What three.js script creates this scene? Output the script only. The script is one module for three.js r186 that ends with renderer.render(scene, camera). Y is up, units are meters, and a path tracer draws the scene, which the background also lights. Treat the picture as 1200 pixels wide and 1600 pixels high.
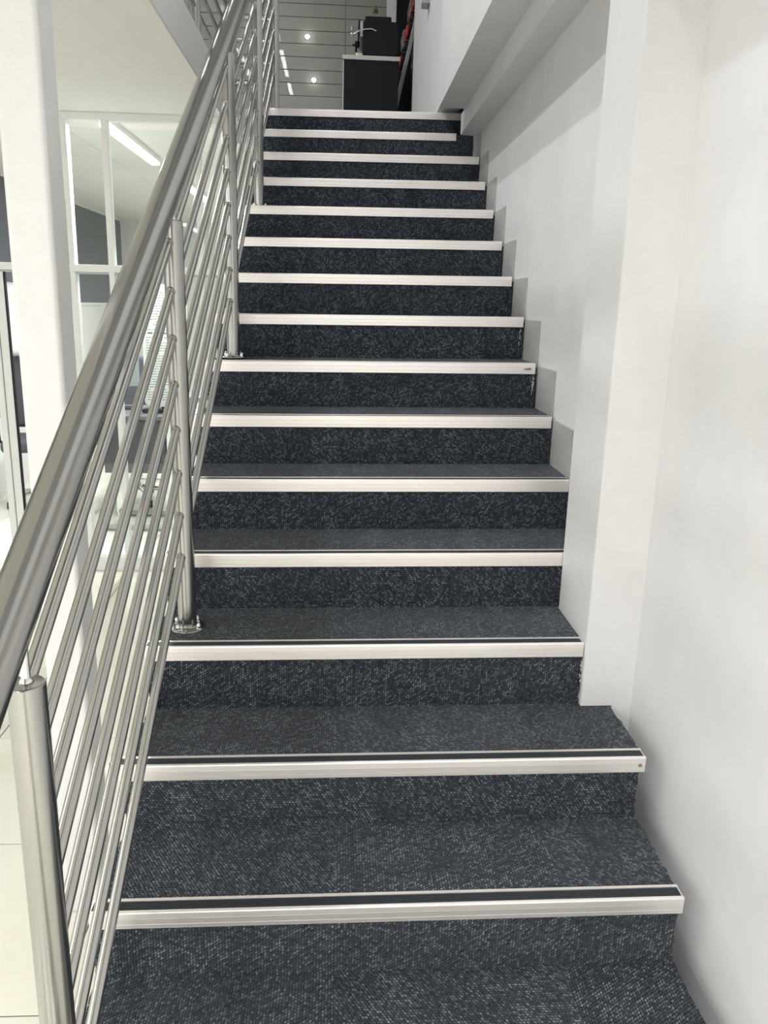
import * as THREE from 'three';
import { RoundedBoxGeometry } from 'three/addons/geometries/RoundedBoxGeometry.js';
import { mergeGeometries } from 'three/addons/utils/BufferGeometryUtils.js';
import { RectAreaLightUniformsLib } from 'three/addons/lights/RectAreaLightUniformsLib.js';

// ------------------------------------------------------------------ camera, exposure, lights
RectAreaLightUniformsLib.init();
const scene = new THREE.Scene();
scene.background = new THREE.Color(0x0a0d12);                 // night outside the closed rooms
const camera = new THREE.PerspectiveCamera(2 * Math.atan(800 / 1250) * 180 / Math.PI, 0.75, 0.02, 60);
camera.position.set(-0.1177, 1.3979, 1.1567);
camera.rotation.order = 'YXZ';
camera.rotation.set(-0.2512, -0.0589, 0.0263);
const renderer = new THREE.WebGLRenderer({ antialias: true });
renderer.toneMapping = THREE.LinearToneMapping;
renderer.toneMappingExposure = 1.05;
renderer.shadowMap.enabled = true;
const LAMP = { upper: 82, lower: 110, room: 260, front: 165, landing: 22 };      // radiance of the tubes

// ------------------------------------------------------------------ helpers
let seed = 12345;
const rnd = () => { seed = (seed * 1664525 + 1013904223) >>> 0; return seed / 4294967296; };
const rr = (a, b) => a + (b - a) * rnd();
const used = {};
function numbered(n) { const k = used[n] = (used[n] ?? -1) + 1; return k ? n + '_' + String(k).padStart(3, '0') : n; }
function tag(o, label, category, group) {
  o.userData.label = label; if (category) o.userData.category = category; if (group) o.userData.group = group; return o;
}
function thing(name, label, category, pos = [0, 0, 0], turn = 0, group) {
  const o = new THREE.Group(); o.name = numbered(name); o.position.set(...pos); o.rotation.y = turn; scene.add(o);
  return tag(o, label, category, group);
}
function part(name, geos, mat, parent, label) {
  const g = Array.isArray(geos) ? mergeGeometries(geos.map(x => x.index ? x.toNonIndexed() : x)) : geos;
  const m = new THREE.Mesh(g, mat); m.castShadow = m.receiveShadow = true;
  m.name = parent === scene ? numbered(name) : name; parent.add(m);
  if (label) m.userData.label = label;
  return m;
}
function metric(g) {
  const p = g.attributes.position, n = g.attributes.normal, uv = g.attributes.uv;
  for (let i = 0; i < p.count; i++) {
    const ax = Math.abs(n.getX(i)), ay = Math.abs(n.getY(i)), az = Math.abs(n.getZ(i));
    if (ay >= ax && ay >= az) uv.setXY(i, p.getX(i), p.getZ(i)); else if (ax >= az) uv.setXY(i, p.getZ(i), p.getY(i)); else uv.setXY(i, p.getX(i), p.getY(i));
  }
  return g;
}
function struct(name, geos, mat, label) {
  const m = part(name, geos, mat, scene); metric(m.geometry); m.userData.kind = 'structure'; if (label) m.userData.label = label; return m;
}
function structGroup(name, label) {
  const o = new THREE.Group(); o.name = numbered(name); o.userData.kind = 'structure'; o.userData.label = label; scene.add(o); return o;
}
// box from min and max corners
function bx(x0, x1, y0, y1, z0, z1) { const g = new THREE.BoxGeometry(x1 - x0, y1 - y0, z1 - z0); g.translate((x0 + x1) / 2, (y0 + y1) / 2, (z0 + z1) / 2); return g; }
function rb(x0, x1, y0, y1, z0, z1, r = 0.004, s = 2) {
  const g = new RoundedBoxGeometry(x1 - x0, y1 - y0, z1 - z0, s, r); g.translate((x0 + x1) / 2, (y0 + y1) / 2, (z0 + z1) / 2); return g;
}
const V = (x, y, z) => new THREE.Vector3(x, y, z);
function rod(a, b, r, seg = 16, r2 = r, open = false) {
  const d = V().subVectors(b, a), g = new THREE.CylinderGeometry(r2, r, d.length(), seg, 1, open);
  g.applyQuaternion(new THREE.Quaternion().setFromUnitVectors(V(0, 1, 0), d.clone().normalize()));
  g.translate((a.x + b.x) / 2, (a.y + b.y) / 2, (a.z + b.z) / 2); return g;
}
function bent(pts, r, seg = 40, rad = 10) { return new THREE.TubeGeometry(new THREE.CatmullRomCurve3(pts, false, 'catmullrom', 0.3), seg, r, rad, false); }
function lathe(pts, seg = 24) { return new THREE.LatheGeometry(pts.map(p => new THREE.Vector2(p[0], p[1])), seg); }

// ------------------------------------------------------------------ textures
function dataTex(w, h, fn, srgb) {
  const d = new Uint8Array(w * h * 4);
  for (let y = 0; y < h; y++) for (let x = 0; x < w; x++) { const c = fn(x, y), i = (y * w + x) * 4; d[i] = c[0]; d[i + 1] = c[1]; d[i + 2] = c[2]; d[i + 3] = 255; }
  const t = new THREE.DataTexture(d, w, h); t.wrapS = t.wrapT = THREE.RepeatWrapping; t.magFilter = THREE.LinearFilter; t.minFilter = THREE.LinearMipmapLinearFilter; t.generateMipmaps = true;
  if (srgb) t.colorSpace = THREE.SRGBColorSpace; t.needsUpdate = true; return t;
}
// periodic value noise
function noise2(nx, ny) {
  const g = new Float32Array(nx * ny); for (let i = 0; i < g.length; i++) g[i] = rnd();
  return (u, v) => {
    const x = u * nx, y = v * ny, xi = Math.floor(x), yi = Math.floor(y); let fx = x - xi, fy = y - yi; fx = fx * fx * (3 - 2 * fx); fy = fy * fy * (3 - 2 * fy);
    const a = (i, j) => g[((yi + j) % ny + ny) % ny * nx + ((xi + i) % nx + nx) % nx];
    return (a(0, 0) * (1 - fx) + a(1, 0) * fx) * (1 - fy) + (a(0, 1) * (1 - fx) + a(1, 1) * fx) * fy;
  };
}
// woven loop carpet: staggered loops, dark navy ground with grey yarn
const CN = 1024, LX = 66, LY = 80;
const carpetH = new Float32Array(CN * CN), carpetV = new Float32Array(CN * CN), carpetT = new Float32Array(CN * CN);
{
  const wear = noise2(9, 9), wear2 = noise2(31, 31), val = [], tint = [];
  for (let j = 0; j < LY; j++) for (let i = 0; i < LX; i++) { val.push(Math.pow(rnd(), 1.7)); tint.push(rnd()); }
  const px = CN / LX, py = CN / LY;
  for (let y = 0; y < CN; y++) for (let x = 0; x < CN; x++) {
    let best = 0, bi = 0;
    const jr = Math.floor(y / py);
    for (let dj = -1; dj <= 1; dj++) {
      const j = jr + dj, off = (j & 1) * 0.5;
      const ir = Math.floor(x / px - off);
      for (let di = -1; di <= 1; di++) {
        const i = ir + di;
        const jj = (j + LY) % LY, ii = (i + LX) % LX, id = jj * LX + ii;
        const sk = (tint[id] - 0.5) * 0.25;
        const cx = (i + 0.5 + off + sk) * px, cy = (j + 0.5) * py;
        let ddx = (x - cx) / (px * 0.5), ddy = (y - cy) / (py * 0.56);
        ddx += ddy * 0.35;
        const h = 1 - ddx * ddx - ddy * ddy;
        if (h > best) { best = h; bi = id; }
      }
    }
    const h = Math.sqrt(Math.max(best, 0)), k = y * CN + x;
    carpetH[k] = h;
    carpetV[k] = h * (0.5 + 0.85 * val[bi]) * (0.88 + 0.24 * wear(x / CN, y / CN)) * (0.88 + 0.24 * wear2(x / CN, y / CN));
    carpetT[k] = tint[bi];
  }
}
const carpetColor = dataTex(CN, CN, (x, y) => {
  const k = y * CN + x, v = carpetV[k], t = carpetT[k];
  return [6 + 91 * v + 4 * t * v, 10 + 98 * v, 22 + 91 * v + (t > 0.75 ? 6 * v : 0)];
}, true);
const carpetBump = dataTex(CN, CN, (x, y) => { const h = 255 * carpetH[y * CN + x]; return [h, h, h]; });
function carpetMat(rot, ox, oy, tone) {
  const c = carpetColor.clone(), b = carpetBump.clone();
  for (const t of [c, b]) { t.repeat.set(2, 2); t.rotation = rot; t.offset.set(ox, oy); t.needsUpdate = true; }
  return new THREE.MeshPhysicalMaterial({ map: c, bumpMap: b, bumpScale: 0.003, roughness: 0.95, color: new THREE.Color(tone, tone, tone), sheen: 0.75, sheenRoughness: 0.55, sheenColor: new THREE.Color(0.42, 0.43, 0.41) });
}
const carpets = [carpetMat(0, 0, 0, 1), carpetMat(Math.PI / 2, .31, .17, 0.96), carpetMat(0, .53, .41, 1.04), carpetMat(Math.PI / 2, .77, .63, 1)];
// plaster: faint roller texture
const plasterN = noise2(180, 180), plasterN2 = noise2(40, 40), plasterN3 = noise2(7, 7);
const plasterBump = dataTex(512, 512, (x, y) => { const v = 255 * (0.55 * plasterN(x / 512, y / 512) + 0.3 * plasterN2(x / 512, y / 512) + 0.15 * plasterN3(x / 512, y / 512)); return [v, v, v]; });
const plasterCol = dataTex(512, 512, (x, y) => { const v = 246 + 6 * plasterN3(x / 512, y / 512) + 3 * plasterN2(x / 512, y / 512); return [v, v, v]; }, true);
function plaster(r, g, b, rough = 0.62, bump = 0.0006) { return new THREE.MeshPhysicalMaterial({ color: new THREE.Color().setRGB(r, g, b), map: plasterCol, bumpMap: plasterBump, bumpScale: bump, roughness: rough }); }
// brushed steel hairlines running along a tube
const hair = new Float32Array(512); for (let i = 0; i < 512; i++) hair[i] = rnd();
const hairTex = dataTex(512, 8, (x) => { const v = 150 + 70 * hair[x] + 30 * hair[(x * 7) % 512]; return [v, v, v]; });
const brushBump = dataTex(512, 8, (x) => { const v = 255 * hair[x]; return [v, v, v]; });
const steel = new THREE.MeshPhysicalMaterial({ color: new THREE.Color().setRGB(0.42, 0.415, 0.4), metalness: 1, roughness: 0.27, roughnessMap: hairTex, bumpMap: brushBump, bumpScale: 0.00002 });
const steelBar = new THREE.MeshPhysicalMaterial({ color: new THREE.Color().setRGB(0.53, 0.525, 0.505), metalness: 1, roughness: 0.19 });
const chrome = new THREE.MeshPhysicalMaterial({ color: new THREE.Color().setRGB(0.8, 0.8, 0.79), metalness: 1, roughness: 0.12 });
const scratch = dataTex(64, 512, (x, y) => { const v = 160 + 80 * hair[(y * 3) % 512] + 15 * hair[(x * 5) % 512]; return [v, v, v]; });
const alu = new THREE.MeshPhysicalMaterial({ color: new THREE.Color().setRGB(0.95, 0.905, 0.885), metalness: 0.8, roughness: 0.5, roughnessMap: scratch });
const rubber = new THREE.MeshStandardMaterial({ color: new THREE.Color().setRGB(0.018, 0.022, 0.026), roughness: 0.5 });
const white = plaster(0.86, 0.855, 0.84);
const whiteR = plaster(0.87, 0.86, 0.85, 0.5);
const ceilMat = plaster(0.82, 0.81, 0.76, 0.7);
const plateMat = plaster(0.5, 0.5, 0.48, 0.55);
const whiteMetal = new THREE.MeshPhysicalMaterial({ color: new THREE.Color().setRGB(0.85, 0.86, 0.84), roughness: 0.35, clearcoat: 0.3 });
const glass = new THREE.MeshPhysicalMaterial({ color: new THREE.Color(0.96, 0.99, 0.98), roughness: 0.02, transmission: 1, thickness: 0, ior: 1.2 });
const darkGlass = new THREE.MeshPhysicalMaterial({ color: new THREE.Color().setRGB(0.05, 0.065, 0.08), roughness: 0.25, clearcoat: 0.4 });
const tileCol = dataTex(256, 256, (x, y) => { const v = plasterN3(x / 256, y / 256), w = plasterN2(x / 256, y / 256); return [239 + 8 * v, 234 + 8 * v + 3 * w, 218 + 12 * v]; }, true);
const tileMats = [1, 0.975, 0.95].map(t => new THREE.MeshPhysicalMaterial({ color: new THREE.Color(t, t, t), map: tileCol, roughness: 0.22, clearcoat: 0.3 }));
const groutMat = new THREE.MeshStandardMaterial({ color: new THREE.Color().setRGB(0.2, 0.19, 0.165), roughness: 0.9 });
const black = new THREE.MeshPhysicalMaterial({ color: new THREE.Color().setRGB(0.007, 0.010, 0.012), roughness: 0.6, specularIntensity: 0.4 });
const charcoal = new THREE.MeshPhysicalMaterial({ color: new THREE.Color().setRGB(0.07, 0.07, 0.08), roughness: 0.6 });
const greyMetal = new THREE.MeshPhysicalMaterial({ color: new THREE.Color().setRGB(0.36, 0.38, 0.38), metalness: 0.6, roughness: 0.4 });

// ------------------------------------------------------------------ key numbers (metres; stairs climb towards -z)
const R = 0.17, T = 0.2786, XL = -0.6236, XR = 0.6366, SL = 0.0125;
const FLOOR = -R, UP = 15 * R, CEIL = 2.34, TOPC = 5.2, XE = -0.75;
const dY = { 1: -0.004, 2: -0.004, 3: 0.006, 4: 0.005 };
const stepY = k => k * R + (dY[k] ?? 0);

// ------------------------------------------------------------------ setting: floors, slabs, walls
const floor = structGroup('floor', 'cream tiled ground floor beside and behind the stairs');
part('grout_bed', bx(-4.6, 1.2, FLOOR - 0.12, FLOOR - 0.003, -9.6, 4.2), groutMat, floor);
{
  const g = new RoundedBoxGeometry(0.5955, 0.012, 0.5955, 1, 0.0015);
  const uv = g.attributes.uv; for (let i = 0; i < uv.count; i++) uv.setXY(i, uv.getX(i) * 0.6, uv.getY(i) * 0.6);
  for (let i = 0; i < 9; i++) for (let j = 0; j < 22; j++) {
    const x = 1.05 - 0.3 - i * 0.6, z = 3.854 - 0.3 - j * 0.6;
    if (x > -0.4 && z > -4.0) continue;                     // under and before the stairs
    const m = part('tile', g, tileMats[Math.floor(rnd() * 3)], floor); m.position.set(x, FLOOR - 0.006, z);
  }
  // the tiles in front of the first step, and the cut row along the front wall
  for (const x of [-0.15, 0.45]) for (const z of [0.554, 1.154, 1.754, 2.354, 2.954, 3.554]) { const m = part('tile', g, tileMats[1], floor); m.position.set(x, FLOOR - 0.006, z); }
  for (let i = 0; i < 9; i++) part('tile', bx(0.75 - i * 0.6 - 0.297, 0.75 - i * 0.6 + 0.297, FLOOR - 0.012, FLOOR, 3.857, 4.19), tileMats[i % 3], floor);
}
const ceiling = structGroup('ceiling', 'white boarded soffit under the upper floor');
part('slab', [bx(-4.6, XE, CEIL + 0.012, UP - 0.004, -9.6, 1.6), bx(XE, 1.2, CEIL + 0.012, UP - 0.004, -9.6, -4.22), bx(-4.6, 1.2, CEIL + 0.012, UP - 0.004, 1.6, 4.2)], white, ceiling);
for (let i = 0; i < 4; i++) for (let j = 0; j < 5; j++) {
  const zs = [1.6, -3.5, -5.02, -6.54, -8.06, -9.58], x1 = XE - i * 0.96;
  part('ceiling_board', rb(x1 - 0.956, x1, CEIL, CEIL + 0.012, zs[j + 1] + 0.004, zs[j], 0.0015, 1), ceilMat, ceiling);
}
part('ceiling_board', bx(-4.6, 1.2, CEIL, CEIL + 0.012, 1.604, 4.2), ceilMat, ceiling);
part('ceiling_board', bx(XE + 0.004, 1.2, CEIL, CEIL + 0.012, -9.6, -4.24), ceilMat, ceiling);
struct('floor_upper', [bx(-4.6, XE, UP - 0.004, UP, -9.6, 1.6), bx(XE, 1.2, UP - 0.004, UP, -9.6, -4.3)], new THREE.MeshStandardMaterial({ color: new THREE.Color().setRGB(0.3, 0.3, 0.29), roughness: 0.7 }), 'upper floor deck at the head of the stairs');
struct('ceiling_upper', bx(-4.7, 1.3, TOPC, TOPC + 0.15, -9.7, 4.3), ceilMat, 'high ceiling over the stairwell');
// right side: wall beside the flight, engaged pier, front wall, stepped beams, upper wall
struct('wall_right', bx(0.655, 0.86, FLOOR, 2.36, -4.6, -0.9), whiteR, 'white wall along the right of the upper flight');
struct('wall_right_front', bx(0.7, 0.9, FLOOR, 2.36, -0.9, 4.2), whiteR, 'white wall on the right of the lowest steps');
struct('wall_pier', rb(0.557, 0.75, FLOOR, 2.36, -1.105, -0.822, 0.004), whiteR, 'white pier standing out of the right wall at the third step');
struct('trim_1', [rb(0.548, 0.9, 2.35, 2.462, -3.74, 4.2, 0.003), bx(0.655, 0.9, 2.35, 2.46, -4.6, -3.7)], whiteR, 'lower ledge of the stepped beam along the right wall');
struct('trim_2', bx(0.405, 0.9, 2.457, 2.62, -3.6, 4.2), whiteR, 'upper ledge of the stepped beam along the right wall');
struct('wall_right_upper', [bx(0.405, 0.56, 2.62, TOPC, -3.6, 4.2), bx(0.47, 0.6, 2.585, TOPC, -6.33, -3.58)], white, 'white upper wall above the beams');
struct('wall_side_upper', bx(1.1, 1.25, UP, TOPC, -9.6, -6.5), white);
struct('wall_corner_upper', bx(0.58, 1.2, UP, TOPC, -6.6, -6.3), white);
struct('wall_left', [bx(-4.7, -4.6, FLOOR - 0.1, TOPC, -9.6, 4.2)], white);
struct('wall_front', bx(-4.7, 1.2, FLOOR - 0.1, TOPC, 4.2, 4.32), white);
struct('wall_back', bx(-4.7, 1.2, FLOOR - 0.1, CEIL, -9.72, -9.6), white);
struct('wall_under_landing', bx(0.86, 1.0, FLOOR, CEIL, -9.6, -4.4), white);
// upper back wall: lapped cream boards over a plain dado
const backUp = structGroup('wall_back_upper', 'cream boarded wall at the far end of the upper floor');
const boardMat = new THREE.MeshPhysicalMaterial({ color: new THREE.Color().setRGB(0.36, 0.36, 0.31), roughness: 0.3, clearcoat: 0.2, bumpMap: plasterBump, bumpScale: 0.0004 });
part('backing', bx(-4.6, 1.2, UP, TOPC, -8.12, -8.03), white, backUp);
for (let i = 0; i < 14; i++) for (const [x0, x1] of [[-4.5, -2.3], [-2.296, -0.104], [-0.1, 1.1]])
  part('board', rb(x0, x1, 3.50 + i * 0.122, 3.618 + i * 0.122, -8.03, -8.012, 0.003, 1), boardMat, backUp);
part('dado', rb(-4.5, 1.1, UP, 3.49, -8.03, -7.99, 0.004), plaster(0.5, 0.5, 0.46), backUp);

// ------------------------------------------------------------------ setting: column, screen, dark window
struct('column', rb(-0.821, -0.727, FLOOR, CEIL, -0.765, -0.66, 0.012, 3), whiteR, 'white square column behind the railing');
const scr = structGroup('window_1', 'white framed glazed screen across the ground floor room');
{
  const z0 = -3.53, z1 = -3.47;
  part('frame_post', rb(-1.592, -1.562, FLOOR, CEIL - 0.002, z0, z1, 0.003), whiteMetal, scr);
  part('frame_post', rb(-1.383, -1.352, FLOOR + 0.08, CEIL - 0.002, z0, z1, 0.003), whiteMetal, scr);
  part('frame_post', rb(-0.9, -0.87, FLOOR + 0.08, CEIL - 0.002, z0, z1, 0.003), whiteMetal, scr);
  part('frame_post', rb(-2.035, -2.0, FLOOR, CEIL - 0.002, z0, z1, 0.003), whiteMetal, scr);
  part('frame_post', rb(-2.7, -2.66, FLOOR, CEIL - 0.002, z0, z1, 0.003), whiteMetal, scr);
  part('mid_rail', rb(-2.7, -0.66, 1.54, 1.578, z0 - 0.005, z1 + 0.012, 0.003), whiteMetal, scr);
  part('glazing_bead', bx(-2.7, -0.66, 1.53, 1.541, z0 + 0.006, z1 - 0.01), greyMetal, scr);
  part('head_rail', bx(-2.7, -0.66, 2.305, CEIL - 0.001, z0 - 0.006, z1 + 0.006), whiteMetal, scr);
  part('sill', rb(-1.565, -0.6, FLOOR, FLOOR + 0.085, -3.72, -3.46, 0.004), whiteMetal, scr);
  for (const [a, b] of [[-1.562, -1.383], [-1.352, -0.9], [-2.66, -2.035]]) {
    part('pane', bx(a, b, 1.578, 2.27, -3.503, -3.497), glass, scr);
    part('pane', bx(a, b, a < -2 ? FLOOR + 0.02 : FLOOR + 0.085, 1.54, -3.503, -3.497), glass, scr);
  }
  const leaf = part('door_leaf', [rb(-1.998, -1.955, FLOOR + 0.01, 1.53, -3.52, -3.48, 0.003)], whiteMetal, scr);
  part('door_seal', bx(-1.955, -1.949, FLOOR + 0.01, 1.53, -3.51, -3.485), black, leaf);
}
const win2 = structGroup('window_2', 'long dark night window high on the left wall behind the screen');
part('wall_below', bx(-2.98, -2.826, FLOOR, 1.34, -9.6, -3.53), white, win2);
part('pane', bx(-2.9, -2.835, 1.36, CEIL, -9.4, -3.6), darkGlass, win2);
part('sill', rb(-2.9, -2.81, 1.33, 1.36, -9.6, -3.53, 0.003), whiteMetal, win2);
part('top_trim', rb(-2.85, -2.82, CEIL - 0.012, CEIL, -9.6, -3.53, 0.003), whiteMetal, win2);
struct('wall_room_back', bx(-2.98, 0.7, FLOOR, CEIL, -9.5, -9.4), white);

// ------------------------------------------------------------------ lamps
const lampGlow = new THREE.MeshStandardMaterial({ color: 0xffffff, emissive: 0xfffdf6, emissiveIntensity: 2.2 });
const lampBody = whiteMetal;
function batten(label, group, x, y, z, len, L, col = 0xf6f7fb) {
  const t = thing('linear_light', label, 'light', [x, y, z], 0, group);
  part('housing', rb(-0.035, 0.035, -0.03, 0, -len / 2, len / 2, 0.004), lampBody, t);
  part('diffuser', rb(-0.03, 0.03, -0.05, -0.03, -len / 2 + 0.01, len / 2 - 0.01, 0.008), lampGlow, t);
  const l = new THREE.RectAreaLight(col, L, 0.06, len - 0.03); l.position.set(0, -0.053, 0); l.rotation.x = -Math.PI / 2; t.add(l);
  return t;
}
batten('long lit ceiling light behind the glazed screen, nearer of the two in the row', null, -1.39, CEIL, -4.18, 1.24, LAMP.room);
batten('farther lit ceiling light seen through the stair bars behind the glazed screen', null, -1.37, CEIL, -6.2, 1.15, LAMP.room);
for (const x of [-1.07, -1.72]) for (const z of [-6.4, -4.6, -2.8, -1.0, 0.8]) batten('linear ceiling light high above the stairwell', 'ceiling lights high above the stairwell', x, TOPC, z, 1.5, z < -4 ? LAMP.landing : LAMP.upper);
for (const z of [-0.2, 1.4]) batten('ceiling light on the ground floor left of the stairs', 'ground floor lights left of the stairs', -3.6, CEIL, z, 1.5, LAMP.lower);
for (const x of [-2.0, -0.5]) batten('ceiling light on the ground floor in front of the stairs', 'ground floor lights in front of the stairs', x, CEIL, 2.7, 1.5, LAMP.front);

// ------------------------------------------------------------------ staircase
const stairs = thing('staircase', 'straight carpeted staircase with navy grey carpet and pale metal nosings on every step', 'staircase', [0, 0, 0]);
const shear = new THREE.Matrix4().set(1, 0, 0, 0, SL, 1, 0, 0, 0, 0, 1, 0, 0, 0, 0, 1);
const sh = g => { g.applyMatrix4(shear); return g; };
{
  // plastered core
  const s = new THREE.Shape(); s.moveTo(0.02, FLOOR);
  for (let k = 0; k <= 15; k++) { const z = k * T + 0.008; s.lineTo(z, (k ? stepY(k - 1) : FLOOR) - (k ? 0.008 : 0)); s.lineTo(z, stepY(k) - 0.008); }
  s.lineTo(15 * T + 0.12, UP - 0.008); s.lineTo(15 * T + 0.12, UP - 0.3); s.lineTo(1.2, FLOOR); s.closePath();
  const g = new THREE.ExtrudeGeometry(s, { depth: XR - XL - 0.012, bevelEnabled: false }); g.rotateY(Math.PI / 2); g.translate(XL + 0.006, 0, 0);
  part('core', sh(g), plaster(0.5, 0.5, 0.48), stairs, 'plastered core');
  const jag = (x, y0, y1, amp) => { const o = []; const n = 14; for (let i = 0; i <= n; i++) o.push([x + (i && i < n ? rr(-amp, amp) : 0), y0 + (y1 - y0) * i / n]); return o; };
  const piece = (x0, x1, h0, h1, jl, jr) => {
    const p = new THREE.Shape();
    const Lp = jl ? jag(x0, h1, h0, 0.0025) : [[x0, h1], [x0, h0]], Rp = jr ? jag(x1, h0, h1, 0.003) : [[x1, h0], [x1, h1]];
    [...Rp, ...Lp].forEach((q, i) => i ? p.lineTo(...q) : p.moveTo(...q)); p.closePath();
    return new THREE.ExtrudeGeometry(p, { depth: 0.0075, bevelEnabled: false });
  };
  for (let k = 0; k <= 15; k++) {
    const y = stepY(k), yb = k ? stepY(k - 1) : FLOOR, z = -k * T;
    const right = XR - (k === 3 ? 0.083 : k < 3 ? 0.006 : -0.007) + rr(-0.002, 0.002);
    const sB = [4, 5, 7, 10].includes(k) ? 0.43 : 0.385;
    const cuts = [XL + 0.002, -0.1155, sB, right];
    for (let i = 0; i < 3; i++) {
      const gap = 0;
      // riser
      const g = piece(cuts[i] + gap, cuts[i + 1] - gap, yb - 0.002, k === 14 ? y - 0.009 : y - 0.034, i === 0, i === 2); g.translate(0, 0, z - 0.0085);
      part('riser_carpet', sh(g), carpets[(k * 3 + i * 2) % 4], stairs);
      // tread
      if (k < 15) {
        const r2 = i === 2 ? XR + (k < 2 ? 0.0 : k === 2 ? 0.004 : k === 3 ? -0.081 : 0.012) : cuts[i + 1];
        const zb = T + 0.003, zf = 0.0375;
        const t = piece(cuts[i] + gap, r2 - gap, zf, zb, i === 0, i === 2 && k < 3); t.rotateX(-Math.PI / 2); t.translate(0, y - 0.0085, z);
        part('tread_carpet', sh(t), carpets[(k * 5 + i + 1) % 4], stairs);
      }
    }
    // the bit of carpet tread beyond the pier's front is left out behind it on the third step
    // nosing: ribbed aluminium angle with a black insert in its channel
    const w = new THREE.Shape();
    w.moveTo(0.0005, -0.0385); w.lineTo(0.0025, -0.0395); w.lineTo(0.004, -0.038); w.lineTo(0.0042, -0.029); w.lineTo(0.0032, -0.0284); w.lineTo(0.0032, -0.0276); w.lineTo(0.0046, -0.027);
    w.lineTo(0.005, -0.0145); w.lineTo(0.0038, -0.014); w.lineTo(0.0038, -0.0132); w.lineTo(0.0052, -0.0127); w.lineTo(0.0052, -0.001); w.lineTo(0.0042, 0.0016); w.lineTo(0.001, 0.0028); w.lineTo(-0.0022, 0.0024); w.lineTo(-0.0026, 0.0006);
    w.lineTo(-0.0292, 0.0006); w.lineTo(-0.0296, 0.0028); w.lineTo(-0.0375, 0.0024); w.lineTo(-0.0385, 0.0002); w.lineTo(-0.0385, -0.0018); w.lineTo(0.0005, -0.0018); w.closePath();
    const x0 = k === 2 ? XL - 0.035 : XL - 0.004 + rr(-0.003, 0.003), x1 = k === 3 ? 0.5545 : k === 14 ? 0.546 : k === 15 ? 0.618 : XR + 0.004 + rr(-0.003, 0.003);
    const n = new THREE.ExtrudeGeometry(w, { depth: x1 - x0, bevelEnabled: false, steps: 1 }); n.rotateY(-Math.PI / 2); n.scale(-1, 1, 1);
    // rotateY(-90) maps (u, v, d) to (-d, v, u): mirror puts length on +x
    { const ix = n.index; const p = n.attributes.position; for (let i = 0; i < p.count; i += 3) { if (ix) break; for (const a of ['position', 'normal', 'uv']) { const at = n.attributes[a], s = at.itemSize; for (let q = 0; q < s; q++) { const t = at.array[(i + 1) * s + q]; at.array[(i + 1) * s + q] = at.array[(i + 2) * s + q]; at.array[(i + 2) * s + q] = t; } } } }
    n.translate(x0, y, z);
    const uv = n.attributes.uv, ps = n.attributes.position; for (let i = 0; i < uv.count; i++) uv.setXY(i, ps.getX(i) * 2, (ps.getY(i) - y) * 9 + k * .13);
    n.computeVertexNormals();
    const nose = part('nosing', sh(n), alu, stairs);
    const ins = []; for (const q of [-0.0285, -0.0222, -0.0159, -0.0096]) ins.push(bx(x0 + 0.004, x1 - 0.004, y + 0.0004, y + 0.0017, z + q, z + q + 0.0052));
    ins.push(bx(x0 + 0.003, x1 - 0.003, y + 0.0003, y + 0.0011, z - 0.029, z - 0.0028));
    part('rubber_insert', sh(mergeGeometries(ins)), rubber, nose);
  }
  // worn patches at two nosing ends
  const wornMat = new THREE.MeshStandardMaterial({ color: new THREE.Color().setRGB(0.3, 0.24, 0.2), roughness: 0.8 });
  for (const [k, w, h] of [[2, 0.014, 0.012], [7, 0.045, 0.012]]) {
    const p = new THREE.Shape(); for (let i = 0; i < 14; i++) { const a = i * Math.PI / 7, q = rr(0.6, 1); const x = w * 0.5 * q * Math.cos(a), y = h * 0.5 * q * Math.sin(a); i ? p.lineTo(x, y) : p.moveTo(x, y); } p.closePath();
    const g = new THREE.ExtrudeGeometry(p, { depth: 0.0008, bevelEnabled: false }); g.translate(XR - w * 0.62, stepY(k) - 0.02, -k * T + 0.0047);
    part('worn_patch', sh(g), wornMat, stairs, 'worn brownish patch at the nosing end');
  }
  // thin stepped plates along the right wall, greyer than the wall itself
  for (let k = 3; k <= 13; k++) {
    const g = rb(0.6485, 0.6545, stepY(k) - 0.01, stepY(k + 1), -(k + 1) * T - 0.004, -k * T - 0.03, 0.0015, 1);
    if (k > 3) part('stepped_plate', g, plateMat, stairs);
  }
  // pale threads and glue left along worn carpet edges
  const frayMat = new THREE.MeshStandardMaterial({ color: new THREE.Color().setRGB(0.7, 0.69, 0.66), roughness: 0.9 });
  for (const [k, x, n] of [[3, 0.5555, 16], [7, XR - 0.004, 18], [8, XR - 0.004, 14]]) {
    const gs = []; for (let i = 0; i < n; i++) { const y = stepY(k) - 0.045 - rnd() * 0.07, xx = x + rr(-0.004, 0.001); gs.push(rod(V(xx, y, -k * T + 0.0005), V(xx + rr(-0.003, 0.004), y - rr(0.003, 0.009), -k * T + rr(0.001, 0.003)), rr(0.0006, 0.0014), 5)); }
    part('frayed_edge', gs.map(sh), frayMat, stairs, 'pale frayed threads at the carpet edge');
  }
}

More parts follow.
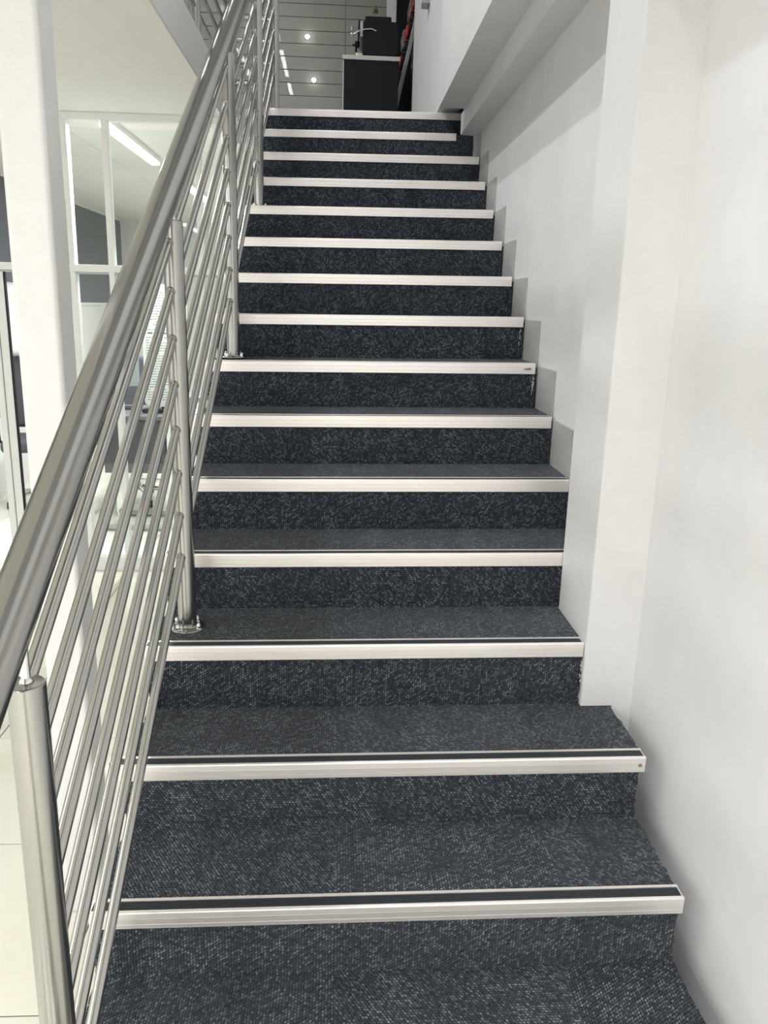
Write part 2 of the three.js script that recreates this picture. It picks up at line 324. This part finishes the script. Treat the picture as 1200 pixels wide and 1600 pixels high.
// ------------------------------------------------------------------ stair railing
const XP = -0.538, PR = 0.0254;
const rail = thing('stair_railing', 'brushed steel stair railing with thick round handrail and eight slanting bars', 'railing', [0, 0, 0]);
const posts = [[-0.5, FLOOR, 0.892], [3.5, 3 * R, 1.592], [7.5, 7 * R, 2.272], [11.5, 11 * R, 2.95], [15.5, UP, 3.63]];
const hy = z => 1.366 - 0.6 * (z + 0.447);
{
  const pinAt = (p, x, y0, y1, z) => part('pin', [rod(V(x, y0, z), V(x, y1, z), 0.0065), lathe([[0, 0], [0.011, 0], [0.009, 0.004], [0.0065, 0.008]]).translate(x, y0, z)], chrome, p);
  for (const [k, yb, yt] of posts) {
    const z = -k * T;
    const p = part('post', lathe([[0, 0], [PR, 0], [PR, yt - yb - 0.003], [PR - 0.002, yt - yb], [0.0, yt - yb]], 40).translate(XP, yb, z), steel, rail);
    const s = SL * XP;
    part('base_plate', lathe([[0, 0], [0.05, 0], [0.0505, 0.003], [0.049, 0.006], [0.029, 0.006], [PR + 0.001, 0.009], [PR, 0.011]], 40).translate(XP, yb + s * 0.5, z), steel, p);
    for (let i = 0; i < 4; i++) {
      const a = 0.55 + i * Math.PI / 2, bxp = XP + 0.0395 * Math.cos(a), bz = z + 0.0395 * Math.sin(a), y = yb + s * 0.5 + 0.006;
      const nut = new THREE.CylinderGeometry(0.0075, 0.0075, 0.006, 6); nut.translate(bxp, y + 0.004, bz);
      part('bolt', [lathe([[0, 0], [0.009, 0], [0.009, 0.0012], [0, 0.0012]], 16).translate(bxp, y, bz), nut, lathe([[0.0066, 0], [0.0062, 0.004], [0.004, 0.0085], [0, 0.0105]], 14).translate(bxp, y + 0.007, bz)], chrome, p);
    }
    pinAt(p, XP, yt - 0.001, hy(z) - 0.03, z);
  }
  // handrail, with a domed lower end
  const a = V(XP, hy(0.42), 0.42), b = V(XP, hy(-4.318), -4.318);
  part('handrail', [rod(a, b, 0.0317, 48), new THREE.SphereGeometry(0.0317, 24, 16).translate(a.x, a.y, a.z), new THREE.SphereGeometry(0.0317, 24, 16).translate(b.x, b.y, b.z)], steel, rail);
  // eight bars in every bay
  const dir = V(0, 4 * R, -4 * T).normalize();
  for (let s = 0; s < 4; s++) for (let i = 0; i < 8; i++) {
    const z0 = -posts[s][0] * T, z1 = -posts[s + 1][0] * T, y1 = 0.735 + (s + 0) * 4 * R + i * 0.1165, y0 = y1 - 4 * R;
    const A = V(XP - 0.006, y0, z0).addScaledVector(dir, PR * 1.0), B = V(XP - 0.006, y1, z1).addScaledVector(dir, -PR * 1.0);
    part('bar', [rod(A, B, 0.0108, 20), rod(A.clone().addScaledVector(dir, -0.004), A.clone().addScaledVector(dir, 0.004), 0.0122, 20), rod(B.clone().addScaledVector(dir, -0.006), B.clone().addScaledVector(dir, 0.006), 0.0122, 20)], steelBar, rail);
  }
}
// upper floor guard railing: returns along the edge of the floor
const guard = thing('guard_railing', 'steel guard railing with level bars along the edge of the upper floor', 'railing', [0, 0, 0]);
{
  const zc = -15.5 * T, xg = XE - 0.05;
  const ys = []; for (let i = 0; i < 8; i++) ys.push(UP + 0.154 + i * 0.12);
  for (const y of ys) {
    part('bar', rod(V(XP - PR, y, zc), V(xg, y, zc), 0.0108, 14), steelBar, guard);
    part('bar', rod(V(xg, y, zc), V(xg, y, 1.2), 0.0108, 14), steelBar, guard);
  }
  part('handrail', [rod(V(XP - PR, UP + 1.12, zc), V(xg, UP + 1.12, zc), 0.0254, 20), rod(V(xg, UP + 1.12, zc), V(xg, UP + 1.12, 1.2), 0.0254, 20), new THREE.SphereGeometry(0.0254, 16, 12).translate(xg, UP + 1.12, zc)], steel, guard);
  for (const z of [zc, -3.0, -1.7, -0.4, 1.15]) {
    const p = part('post', lathe([[0, 0], [PR, 0], [PR, 1.1], [0, 1.1]], 28).translate(xg, UP, z), steel, guard);
    part('base_plate', lathe([[0, 0], [0.048, 0], [0.047, 0.006], [PR, 0.008]], 28).translate(xg, UP, z), steel, p);
  }
}

// ------------------------------------------------------------------ upper floor: cabinet, coffee machine, rack
const topStone = new THREE.MeshPhysicalMaterial({ color: new THREE.Color().setRGB(0.55, 0.55, 0.5), roughness: 0.35 });
{
  const t = thing('counter', 'black counter unit with a pale worktop at the head of the stairs', 'counter', [0.121, UP, -6.78]);
  part('carcass', rb(-0.235, 0.24, 0.08, 0.905, -0.27, 0.27, 0.004), black, t);
  part('plinth', bx(-0.215, 0.22, 0, 0.08, -0.24, 0.24), charcoal, t);
  part('worktop', rb(-0.25, 0.25, 0.905, 0.94, -0.29, 0.285, 0.004), topStone, t);
  part('side_trim', rb(-0.245, -0.235, 0.08, 0.905, -0.27, 0.272, 0.002), topStone, t);
  for (const y of [0.62, 0.70, 0.78]) part('hinge', rb(-0.249, -0.243, y - 0.008, y + 0.008, 0.24, 0.262, 0.002), chrome, t);
}
{
  const t = thing('coffee_machine', 'black espresso machine with chrome spout standing on the black counter', 'coffee machine', [0.19, UP + 0.94, -6.72]);
  part('body', [rb(-0.145, 0.165, 0.008, 0.275, -0.2, 0.2, 0.012, 3), rb(-0.125, 0.1, 0.27, 0.318, -0.18, 0.18, 0.01, 3)], black, t);
  part('front_panel', [rb(-0.172, -0.135, 0.15, 0.28, -0.19, 0.19, 0.01, 3)], greyMetal, t);
  part('front_cover', rb(-0.183, -0.168, 0.165, 0.282, -0.19, 0.19, 0.006, 3), black, t);
  part('drip_tray', [rb(-0.2, -0.14, 0.0, 0.03, -0.18, 0.18, 0.004)], chrome, t);
  part('steam_arm', bent([V(-0.03, 0.195, 0.206), V(-0.07, 0.207, 0.215), V(-0.13, 0.2, 0.225), V(-0.18, 0.185, 0.225), V(-0.235, 0.155, 0.22)], 0.006), chrome, t);
  part('spout', [lathe([[0, 0], [0.006, 0.002], [0.022, 0.02], [0.03, 0.03], [0.0, 0.031]]).rotateZ(0.35).translate(-0.232, 0.14, 0.21)], chrome, t);
  part('portafilter', [rod(V(-0.2, 0.05, 0.12), V(-0.198, 0.135, 0.12), 0.009), rod(V(-0.198, 0.105, 0.12), V(-0.23, 0.1, 0.14), 0.006), lathe([[0, 0], [0.02, 0], [0.022, 0.04], [0, 0.04]]).translate(-0.19, 0.09, 0.12)], black, t);
  part('grip', rod(V(-0.24, 0.19, 0.2), V(-0.24, 0.225, 0.2), 0.013, 12), greyMetal, t);
  part('foot', [[-0.12, -0.17], [0.14, -0.17], [-0.12, 0.17], [0.14, 0.17]].map(([x, z]) => lathe([[0, 0], [0.014, 0], [0.012, 0.01], [0, 0.01]], 12).translate(x, 0, z)), rubber, t);
}
const olive = new THREE.MeshPhysicalMaterial({ color: new THREE.Color().setRGB(0.12, 0.13, 0.03), roughness: 0.5 });
{
  const t = thing('potted_plant', 'small olive green budding plant in a cream pot above the espresso machine', 'plant', [0.1575, UP + 1.26, -6.75]);
  part('pot', lathe([[0, 0], [0.028, 0], [0.04, 0.05], [0.037, 0.05], [0.03, 0.044], [0, 0.044]]), plaster(0.7, 0.68, 0.5), t);
  part('stem', bent([V(0, 0.04, 0), V(0.004, 0.07, 0), V(0.002, 0.1, 0.004)], 0.003, 10, 6), olive, t);
  for (let i = 0; i < 6; i++) { const a = i * 1.05, g = new THREE.SphereGeometry(0.02, 10, 8); g.scale(0.55, 1.3, 0.4); g.rotateZ(0.35); g.rotateY(a); g.translate(0.012 * Math.cos(a), 0.105 + 0.008 * (i % 3), 0.012 * Math.sin(a)); part('leaf', g, olive, t); }
}
{
  // leaning wire snack rack, its foot to the left and its head towards the wall
  const t = thing('snack_rack', 'leaning wire rack of snack packets with a grey side frame beside the counter', 'rack', [0.24, UP, -7.32]);
  const P = (h, o = 0) => [0.0 + h * 0.215 - o * 0.98, h * 0.977 + o * 0.2];    // h along the lean, o out to the left
  for (const z of [0, -0.36]) { const [xa, ya] = P(0), [xb, yb] = P(1.75); part('side_frame', [(() => { const g = new RoundedBoxGeometry(0.035, 1.8, 0.025, 2, 0.004); g.rotateZ(-0.2165); g.translate((xa + xb) / 2, (ya + yb) / 2 + 0.012, z); return g; })()], greyMetal, t); }
  part('back_board', (() => { const g = new RoundedBoxGeometry(0.012, 1.75, 0.34, 1, 0.003); g.rotateZ(-0.2165); const [x, y] = P(0.88); g.translate(x + 0.012, y, -0.18); return g; })(), charcoal, t);
  const wires = (h, o, gs) => {
    const [x0, y0] = P(h), [x1, y1] = P(h + 0.04, o);
    gs.push(rod(V(x1, y1, 0.0), V(x1, y1, -0.36), 0.004, 6));
    for (const z of [0, -0.09, -0.18, -0.27, -0.36]) { gs.push(rod(V(x0, y0, z), V(x0 - o * 0.8, y0, z), 0.0028, 5)); gs.push(rod(V(x0 - o * 0.8, y0, z), V(x1, y1 + 0.03, z), 0.0028, 5)); }
    gs.push(rod(V(x0 - o * 0.8, y0, 0), V(x0 - o * 0.8, y0, -0.36), 0.0035, 6)); gs.push(rod(V(x1, y1 + 0.03, 0), V(x1, y1 + 0.03, -0.36), 0.004, 6));
  };
  for (const h of [0.4, 0.6, 0.78, 1.06, 1.34, 1.6]) { const gs = []; wires(h, h < 0.7 ? 0.115 : 0.09, gs); part('wire_basket', gs, greyMetal, t); }
  // packets
  const bag = (() => { const g = new THREE.SphereGeometry(1, 16, 12), p = g.attributes.position; for (let i = 0; i < p.count; i++) { const x = p.getX(i), y = p.getY(i), z = p.getZ(i); const m = Math.max(Math.abs(y), Math.abs(z)); const f = m > 0 ? 1 / Math.max(Math.hypot(y, z), 1e-4) * m : 1; p.setXYZ(i, x * 0.028 * (1 + 0.25 * Math.sin(y * 9 + z * 5)), y * 0.085 * (1.25 - 0.25 * f), z * 0.062 * (1.25 - 0.25 * f)); } g.computeVertexNormals(); return g; })();
  const colors = [[0.5, 0.04, 0.04, 'red'], [0.6, 0.14, 0.08, 'orange red'], [0.35, 0.03, 0.04, 'dark red'], [0.6, 0.36, 0.18, 'tan']];
  const where = ['lowest filled basket', 'second filled basket up', 'third filled basket up', 'topmost basket'];
  [0.78, 1.06, 1.34, 1.6].forEach((h, i) => [0, 1].forEach(j => {
    const c = colors[(i * 2 + j * 3) % 4]; const [x, y] = P(h, 0.045);
    const m = new THREE.MeshPhysicalMaterial({ color: new THREE.Color().setRGB(c[0], c[1], c[2]), roughness: 0.3, clearcoat: 0.4 });
    const o = thing('snack_packet', `${c[3]} snack packet in the ${where[i]} of the wire rack, ${j ? 'rear' : 'front'} one`, 'packet', [0.24 + x + 0.002, UP + y + 0.075, -7.32 - 0.1 - j * 0.15]);
    o.rotation.z = -0.22;
    part('pouch', bag, m, o); part('seal', [rb(-0.002, 0.002, 0.078, 0.095, -0.05, 0.05, 0.001, 1)], m, o);
  }));
}
{
  const t = thing('cabinet', 'low black cabinet with a white top edge behind the snack rack', 'cabinet', [0.83, UP, -7.6]);
  part('carcass', rb(-0.25, 0.25, 0, 1.2, -0.25, 0.15, 0.004), black, t);
  part('top', rb(-0.26, 0.26, 1.2, 1.225, -0.26, 0.165, 0.004), whiteMetal, t);
}
{
  const t = thing('display_panel', 'tall black panel standing behind the snack rack', 'panel', [0.47, UP, -7.9]);
  part('board', rb(-0.06, 0.1, 0, 2.3, -0.03, 0.03, 0.004), black, t);
  part('edge_strip', rb(-0.16, -0.062, 0, 2.3, -0.03, 0.035, 0.004), whiteMetal, t);
}
// two glowing discs standing in for lamp reflections in the glossy boarded wall
for (const [x, y, label] of [[-0.489, 4.05, 'small glowing disc for a lamp reflection in the boarded wall, upper of the two'], [-0.423, 3.65, 'small glowing disc for a lamp reflection in the boarded wall, lower of the two']]) {
  const t = thing('wall_glint', label, 'light', [x, y, -8.012]);
  part('ring', lathe([[0.022, 0], [0.03, 0], [0.028, 0.01], [0.024, 0.012]], 24).rotateX(Math.PI / 2), whiteMetal, t);
  part('glow_disc', lathe([[0, 0.002], [0.024, 0.002], [0.02, 0.012], [0, 0.014]], 24).rotateX(Math.PI / 2), new THREE.MeshStandardMaterial({ color: 0xffffff, emissive: 0xffffff, emissiveIntensity: 6 }), t);
  const l = new THREE.PointLight(0xffffff, 0.012, 3); l.position.set(0, 0, 0.05); l.castShadow = true; t.add(l);  // weak glow added in front of each reflection disc
}
{
  const t = thing('wall_bracket', 'grey metal bracket fixed high on the white upper wall', 'bracket', [0.47, 3.42, -5.0]);
  part('plate', rb(-0.012, 0, 0, 0.3, -0.12, 0.0, 0.003), greyMetal, t);
  part('arm', rb(-0.05, -0.012, 0.0, 0.03, -0.12, 0.0, 0.003), greyMetal, t);
}

// ------------------------------------------------------------------ ground floor room behind the screen
const deskGrey = new THREE.MeshPhysicalMaterial({ color: new THREE.Color().setRGB(0.13, 0.125, 0.135), roughness: 0.5 });
{
  const t = thing('desk', 'dark grey office desk with modesty panel and steel feet behind the glazed screen', 'desk', [-1.5, FLOOR, -4.6]);
  part('top', rb(-0.3, 0.185, 0.785, 0.812, -0.32, 0.3, 0.004), deskGrey, t);
  part('modesty_panel', rb(-0.28, 0.18, 0.47, 0.785, 0.2, 0.222, 0.003), charcoal, t);
  part('lower_panel', rb(-0.24, 0.18, 0.4, 0.5, 0.19, 0.21, 0.003), deskGrey, t);
  for (const x of [-0.2, 0.15]) part('leg', [rb(x - 0.022, x + 0.022, 0.03, 0.785, -0.03, 0.03, 0.006)], chrome, t);
  for (const z of [0.26, -0.14]) part('foot', [rod(V(-0.25, 0.022, z), V(0.185, 0.022, z), 0.02, 16), new THREE.SphereGeometry(0.024, 16, 12).translate(-0.25, 0.024, z)], greyMetal, t);
  part('stretcher', rb(-0.2, 0.185, 0.33, 0.352, 0.15, 0.18, 0.003), whiteMetal, t);
}
{
  const t = thing('drawer_unit', 'white drawer unit under the right end of the grey desk', 'drawers', [-1.2, FLOOR, -4.55]);
  part('carcass', rb(-0.1, 0.14, 0.03, 0.81, -0.2, 0.2, 0.005), whiteMetal, t);
  for (let i = 0; i < 3; i++) { const d = part('drawer', rb(-0.094, 0.134, 0.05 + i * 0.25, 0.29 + i * 0.25, 0.2, 0.216, 0.004), whiteMetal, t); part('handle', rod(V(-0.03, 0.24 + i * 0.25, 0.224), V(0.07, 0.24 + i * 0.25, 0.224), 0.005, 8), greyMetal, d); }
  part('caster', [[-0.07, -0.15], [0.11, -0.15], [-0.07, 0.15], [0.11, 0.15]].map(([x, z]) => rod(V(x - 0.012, 0.018, z), V(x + 0.012, 0.018, z), 0.018, 14)), rubber, t);
}
{
  // notice board: rows of small print
  const c = document.createElement('canvas'); c.width = 384; c.height = 1024; const g = c.getContext('2d');
  g.fillStyle = '#f4f4f0'; g.fillRect(0, 0, 384, 1024); g.fillStyle = '#8d938f';
  for (let y = 60; y < 970; y += 22) { if (y > 380 && y < 425) continue; let x = 24; while (x < 350) { const w = 8 + rnd() * 34; if (rnd() > 0.12) g.fillRect(x, y, Math.min(w, 358 - x), 7); x += w + 7; } }
  g.fillStyle = '#777d7a'; for (let x = 40; x < 330; x += 60) g.fillRect(x, 392, 44, 15);
  const tx = new THREE.CanvasTexture(c); tx.colorSpace = THREE.SRGBColorSpace;
  const t = thing('notice_board', 'white upright notice board with rows of small grey print standing on the desk', 'notice board', [-1.32, FLOOR + 0.812, -4.52]);
  t.rotation.x = -0.06;
  const sh2 = new THREE.Shape(); const w = 0.15, h = 0.86, r = 0.05; sh2.moveTo(-w + r, 0.04); sh2.lineTo(w - r, 0.04); sh2.quadraticCurveTo(w, 0.04, w, 0.04 + r); sh2.lineTo(w, h - r); sh2.quadraticCurveTo(w, h, w - r, h); sh2.lineTo(-w + r, h); sh2.quadraticCurveTo(-w, h, -w, h - r); sh2.lineTo(-w, 0.04 + r); sh2.quadraticCurveTo(-w, 0.04, -w + r, 0.04);
  const bg = new THREE.ExtrudeGeometry(sh2, { depth: 0.012, bevelEnabled: true, bevelSize: 0.002, bevelThickness: 0.002, bevelSegments: 2 });
  part('board', bg, whiteMetal, t);
  const fg = new THREE.ShapeGeometry(sh2); const uv = fg.attributes.uv, p = fg.attributes.position; for (let i = 0; i < uv.count; i++) uv.setXY(i, (p.getX(i) + w) / (2 * w), (p.getY(i) - 0.04) / (h - 0.04)); fg.translate(0, 0, 0.0155);
  part('printed_sheet', fg, new THREE.MeshPhysicalMaterial({ map: tx, color: new THREE.Color().setRGB(0.62, 0.62, 0.6), roughness: 0.4 }), t);
  part('base', [rb(-0.16, 0.16, 0.0, 0.025, -0.06, 0.08, 0.006), rb(-0.04, 0.04, 0.02, 0.06, -0.012, 0.006, 0.003)], black, t);
}
function officeChair(label, x, z, turn, seatM) {
  const t = thing('office_chair', label, 'chair', [x, FLOOR, z], turn);
  part('seat', rb(-0.24, 0.24, 0.44, 0.53, -0.23, 0.25, 0.035, 4), seatM, t);
  const b = new RoundedBoxGeometry(0.44, 0.56, 0.07, 4, 0.034); b.rotateX(-0.1); b.translate(0, 0.85, -0.25); part('backrest', b, seatM, t);
  part('back_bar', bent([V(0, 0.44, -0.1), V(0, 0.46, -0.26), V(0, 0.7, -0.3)], 0.016, 20, 10), black, t);
  part('gas_lift', [rod(V(0, 0.1, 0), V(0, 0.44, 0), 0.025, 16)], chrome, t);
  for (let i = 0; i < 5; i++) { const a = i * 1.2566, ex = 0.28 * Math.cos(a), ez = 0.28 * Math.sin(a); const l = part('base_arm', rod(V(0, 0.11, 0), V(ex, 0.07, ez), 0.022, 10, 0.014), chrome, t); part('caster', [rod(V(ex - 0.014, 0.028, ez), V(ex + 0.014, 0.028, ez), 0.027, 14), rod(V(ex, 0.04, ez), V(ex, 0.075, ez), 0.006, 8)], rubber, l); }
  for (const s of [-1, 1]) part('armrest', [bent([V(s * 0.22, 0.47, 0.02), V(s * 0.29, 0.5, 0.02), V(s * 0.29, 0.68, 0.02)], 0.012, 16, 8), rb(s * 0.29 - 0.03, s * 0.29 + 0.03, 0.68, 0.71, -0.12, 0.16, 0.012, 3)], black, t);
  return t;
}
officeChair('black office chair with rounded backrest behind the grey desk', -1.72, -5.25, 0.2, charcoal);
{
  const t = thing('monitor', 'dark computer monitor on the left end of the grey desk', 'monitor', [-1.68, FLOOR + 0.812, -4.66], 0.25);
  part('stand', [rb(-0.09, 0.09, 0, 0.012, -0.07, 0.07, 0.004), rb(-0.02, 0.02, 0.01, 0.2, -0.02, 0.0, 0.004)], black, t);
  part('screen', rb(-0.14, 0.14, 0.16, 0.42, 0.0, 0.022, 0.005), greyMetal, t);
}
const plastic = new THREE.MeshPhysicalMaterial({ color: new THREE.Color().setRGB(0.8, 0.82, 0.8), roughness: 0.25, clearcoat: 0.6 });
{
  const t = officeChair('dark chair wrapped in crumpled white plastic seen left of the column', -2.42, -5.1, 0.15, charcoal);
  const g = new RoundedBoxGeometry(0.5, 0.55, 0.17, 10, 0.06), p = g.attributes.position, n = noise2(14, 14);
  for (let i = 0; i < p.count; i++) { const x = p.getX(i), y = p.getY(i), z = p.getZ(i), d = 1 + 0.18 * (n(x + 0.5, y + 0.5) - 0.5); p.setXYZ(i, x * d, y * (1 + 0.1 * (n(x * 2 + z, 0.3) - 0.5)), z * d + 0.03 * (n(x + 0.2, y * 1.5 + 0.1) - 0.5)); }
  g.computeVertexNormals(); g.rotateX(-0.08); g.translate(0, 1.4, -0.24);
  part('plastic_wrap', g, plastic, t, 'crumpled white plastic wrap');
  part('head_support', rb(-0.16, 0.16, 1.0, 1.3, -0.29, -0.25, 0.02, 3), charcoal, t);
}
{
  const t = thing('wall_box', 'small grey control box with a red light under the screen rail', 'control box', [-2.3, 1.47, -3.47]);
  part('case', rb(-0.33, 0.25, 0.0, 0.058, 0, 0.03, 0.003), greyMetal, t);
  part('indicator', lathe([[0, 0.004], [0.006, 0.004], [0.005, 0.0], [0, 0]], 12).rotateX(Math.PI / 2).translate(0.22, 0.03, 0.03), new THREE.MeshStandardMaterial({ color: 0xff2211, emissive: 0xff3322, emissiveIntensity: 2 }), t, 'red indicator light');
}
{
  const t = thing('storage_unit', 'white storage unit with grey glass top behind the middle stair bars', 'storage unit', [-1.0, FLOOR, -5.6]);
  part('carcass', rb(-0.35, 0.3, 0, 0.8, -0.25, 0.25, 0.006), whiteMetal, t);
  part('top', rb(-0.37, 0.32, 0.8, 0.83, -0.27, 0.27, 0.004), greyMetal, t);
  for (const x of [-0.34, -0.015]) { const d = part('door', rb(x, x + 0.315, 0.05, 0.78, 0.25, 0.266, 0.004), whiteMetal, t); part('handle', rod(V(x + (x < -0.1 ? 0.29 : 0.025), 0.45, 0.274), V(x + (x < -0.1 ? 0.29 : 0.025), 0.6, 0.274), 0.005, 8), greyMetal, d); }
}

scene.traverse(o => { if (o.isLight) o.castShadow = true; });
renderer.render(scene, camera);
